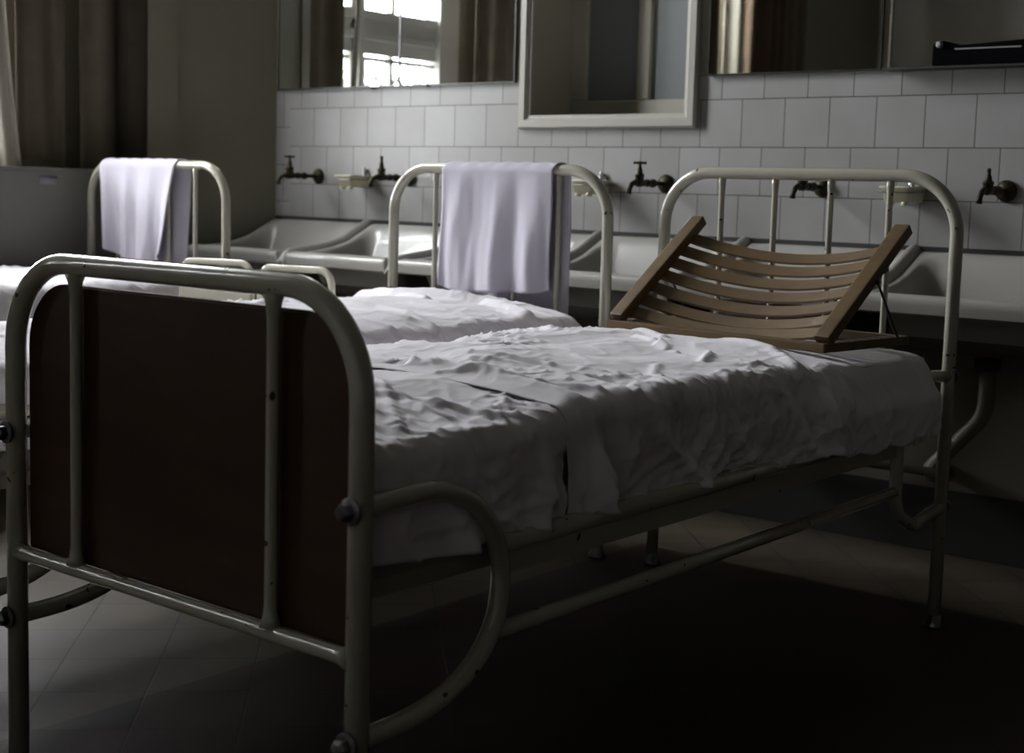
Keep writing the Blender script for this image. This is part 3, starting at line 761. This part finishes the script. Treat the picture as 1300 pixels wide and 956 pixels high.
# ------------------------------------------------------------------ taps
def tap(x, hr, label, z=1.045, yaw=0, h=.071, ln=1.):
    t = thing('wall_tap', label, 'tap', (x, -.001, z), yaw, 'old brass taps on the tiled wall')
    m = M['brass']
    obj('wall_flange', LT([(.030, 0), (.031, .004), (.027, .010), (.020, .013), (.013, .020)], (0, 0, 0), (0, -1, 0), n=22), m, t)
    pr = [(.0065, .012), (.0065, .060), (.009, .066), (.0125, .075), (.0125, .082), (.009, .092), (.0075, .102), (.011, .108), (.011, .116), (.008, .120), (.010, .135), (.012, .15), (.012, .165), (.009, .176)]
    pr = [(r * 1.15, q * ln) for r, q in pr]; hs = h / .078; ln0 = .155 * ln
    obj('pipe', LT(pr, (0, 0, 0), (0, -1, 0), n=14), m, t)
    sp = [(0, -ln0 - a, b) for a, b in ((.005, 0), (.025, .001), (.043, -.006), (.054, -.020), (.057, -.036))]
    obj('spout', TB(sp, [.0095, .0085, .008, .0075, .0085], 12), m, t)
    obj('valve_stem', LT([(r, q * hs) for r, q in [(.0125, .0), (.0145, .010), (.0135, .022), (.0155, .025), (.0155, .033), (.010, .038), (.0085, .052), (.0055, .062), (.005, .078)]], (0, -ln0, 0), n=14), m, t)
    hx = [(-.020, 0), (-.012, 0), (0, 0), (.012, 0), (.020, 0)]; c, s = math.cos(hr), math.sin(hr)
    obj('handle', TB([(a * c, -ln0 + a * s, h + .001) for a, _ in hx], [.0055, .0035, .0060, .0035, .0055], 10), m, t)
    return t
tap(.032, .76, 'brass tap at the far left of the tiles, T handle spread sideways')
tap(.533, -.85, 'brass tap over the second basin, left of the towel on the middle bed')
tap(1.156, -.9, 'brass tap behind the towel on the middle bed', h=.045)
tap(1.679, .35, 'brass tap between the middle and front bed heads, T handle on top', h=.062)
tap(2.242, -1.1, 'brass tap seen between two bars of the front bed head', h=.040, ln=.85)
tap(2.800, -1.2, 'brass tap at the right edge beyond the front bed head', h=.053, ln=.9)

# ------------------------------------------------------------------ soap dishes
def soap(x, label):
    t = thing('soap_dish', label, 'soap dish', (x, -.001, 1.030), 0, 'cream soap dishes on chrome brackets')
    bm = LT([(.019, 0), (.019, .004), (.014, .007), (.004, .009)], (0, 0, .028), (0, -1, 0), n=18)
    tube(bm, [(0, -.012 - .006 * math.sin(a), .012 + .038 * math.cos(a)) for a in [2 * PI * k / 24 for k in range(25)]], .0035, 8, caps=False)
    tube(bm, [(-.03, -.004, -.022), (0, -.012, -.026), (.03, -.004, -.022)], .0035, 8)
    obj('bracket', bm, M['chrome'], t)
    W_, L_, H_ = .098, .128, .034; bm = bmesh.new()
    def loop(w, l0, l1, z, r):
        pts = []
        for cx, cy, a0 in ((w / 2 - r, -l1 + r, -PI / 2), (w / 2 - r, -l0 - r, 0), (-w / 2 + r, -l0 - r, PI / 2), (-w / 2 + r, -l1 + r, PI)):
            for k in range(6): a = a0 + PI / 2 * k / 5; pts.append((cx + r * math.cos(a), cy + r * math.sin(a), z))
        return [bm.verts.new(p) for p in pts]
    Ls = [loop(W_ * .62, .03, L_ * .80, -.026, .008), loop(W_ * .82, .018, L_ * .92, -.022, .012), loop(W_ * .90, .012, L_ * .97, .012, .012), loop(W_ * 1.04, .004, L_ * 1.04, .016, .014), loop(W_ * 1.04, .004, L_ * 1.04, .021, .014),
          loop(W_ * .92, .012, L_ * .96, .020, .012), loop(W_ * .80, .022, L_ * .90, -.006, .012), loop(W_ * .55, .035, L_ * .75, -.012, .01)]
    for i in range(len(Ls) - 1):
        n = len(Ls[0])
        for k in range(n): bm.faces.new((Ls[i][k], Ls[i][(k + 1) % n], Ls[i + 1][(k + 1) % n], Ls[i + 1][k]))
    bm.faces.new(Ls[0][::-1]); bm.faces.new(Ls[-1]); bmesh.ops.recalc_face_normals(bm, faces=bm.faces)
    obj('tray', bm, M['dish'], t)
    bm = bmesh.new()
    for sx in (-.022, .022): lathe(bm, [(.009, 0), (.011, .004), (.011, .010), (.007, .016)], (sx, -L_ + .02, -.034), n=10)
    obj('drip_foot', bm, M['dish'], t)
    obj('wire_holder', TB(rounded([(-W_ / 2, -.01, .006), (-W_ / 2 - .002, -L_ - .004, .004), (W_ / 2 + .002, -L_ - .004, .004), (W_ / 2, -.01, .006)], .012, 5), .0018, 6), M['steel'], t)
soap(.300, 'cream soap dish between the two leftmost taps')
soap(1.425, 'cream soap dish behind the right post of the middle bed head')
soap(2.530, 'cream soap dish behind the right end of the front bed head')

# ------------------------------------------------------------------ light: daylight through the left windows
wd = bpy.data.worlds.new('sky'); bpy.context.scene.world = wd; wd.use_nodes = True
bg = wd.node_tree.nodes['Background']; bg.inputs['Color'].default_value = (1.0, .985, 1.03, 1); bg.inputs['Strength'].default_value = 62.0
for (y0, y1) in WIN:
    l = bpy.data.lights.new('daylight_portal', 'AREA'); l.shape = 'RECTANGLE'; l.size = TZ - SZ; l.size_y = abs(y1 - y0)
    l.cycles.is_portal = True
    o = bpy.data.objects.new('daylight_portal', l); C.objects.link(o); o.location = (XL - .26, (y0 + y1) / 2, (SZ + TZ) / 2)
    o.rotation_euler = Matrix(((0, 0, -1), (0, 1, 0), (1, 0, 0))).to_euler()

# ------------------------------------------------------------------ camera
cam = bpy.data.cameras.new('camera'); co = bpy.data.objects.new('camera', cam); C.objects.link(co)
bpy.context.scene.camera = co
yaw, pitch, roll = .6823, -.1045, .0283
f_ = Vector((-math.sin(yaw) * math.cos(pitch), math.cos(yaw) * math.cos(pitch), math.sin(pitch)))
r0 = Vector((math.cos(yaw), math.sin(yaw), 0)); u0 = r0.cross(f_)
r_ = r0 * math.cos(roll) + u0 * math.sin(roll); u_ = -r0 * math.sin(roll) + u0 * math.cos(roll)
mw = Matrix(((r_.x, u_.x, -f_.x, 4.2452), (r_.y, u_.y, -f_.y, -3.9341), (r_.z, u_.z, -f_.z, 1.0045), (0, 0, 0, 1)))
co.matrix_world = mw
cam.sensor_width = 36; cam.lens = 36 * 1804.15 / 1300; cam.shift_y = -45 / 1300; cam.clip_start = .05
cam.dof.use_dof = True; cam.dof.focus_distance = 2.75; cam.dof.aperture_fstop = 5.0
sc = bpy.context.scene
sc.view_settings.view_transform = 'Standard'; sc.view_settings.look = 'None'; sc.view_settings.gamma = 1
sc.view_settings.use_curve_mapping = False; sc.view_settings.exposure = 0.14
sc.cycles.use_denoising = True; sc.cycles.max_bounces = 8; sc.cycles.diffuse_bounces = 5
sc.cycles.sample_clamp_indirect = 6; sc.cycles.caustics_reflective = False; sc.cycles.caustics_refractive = False
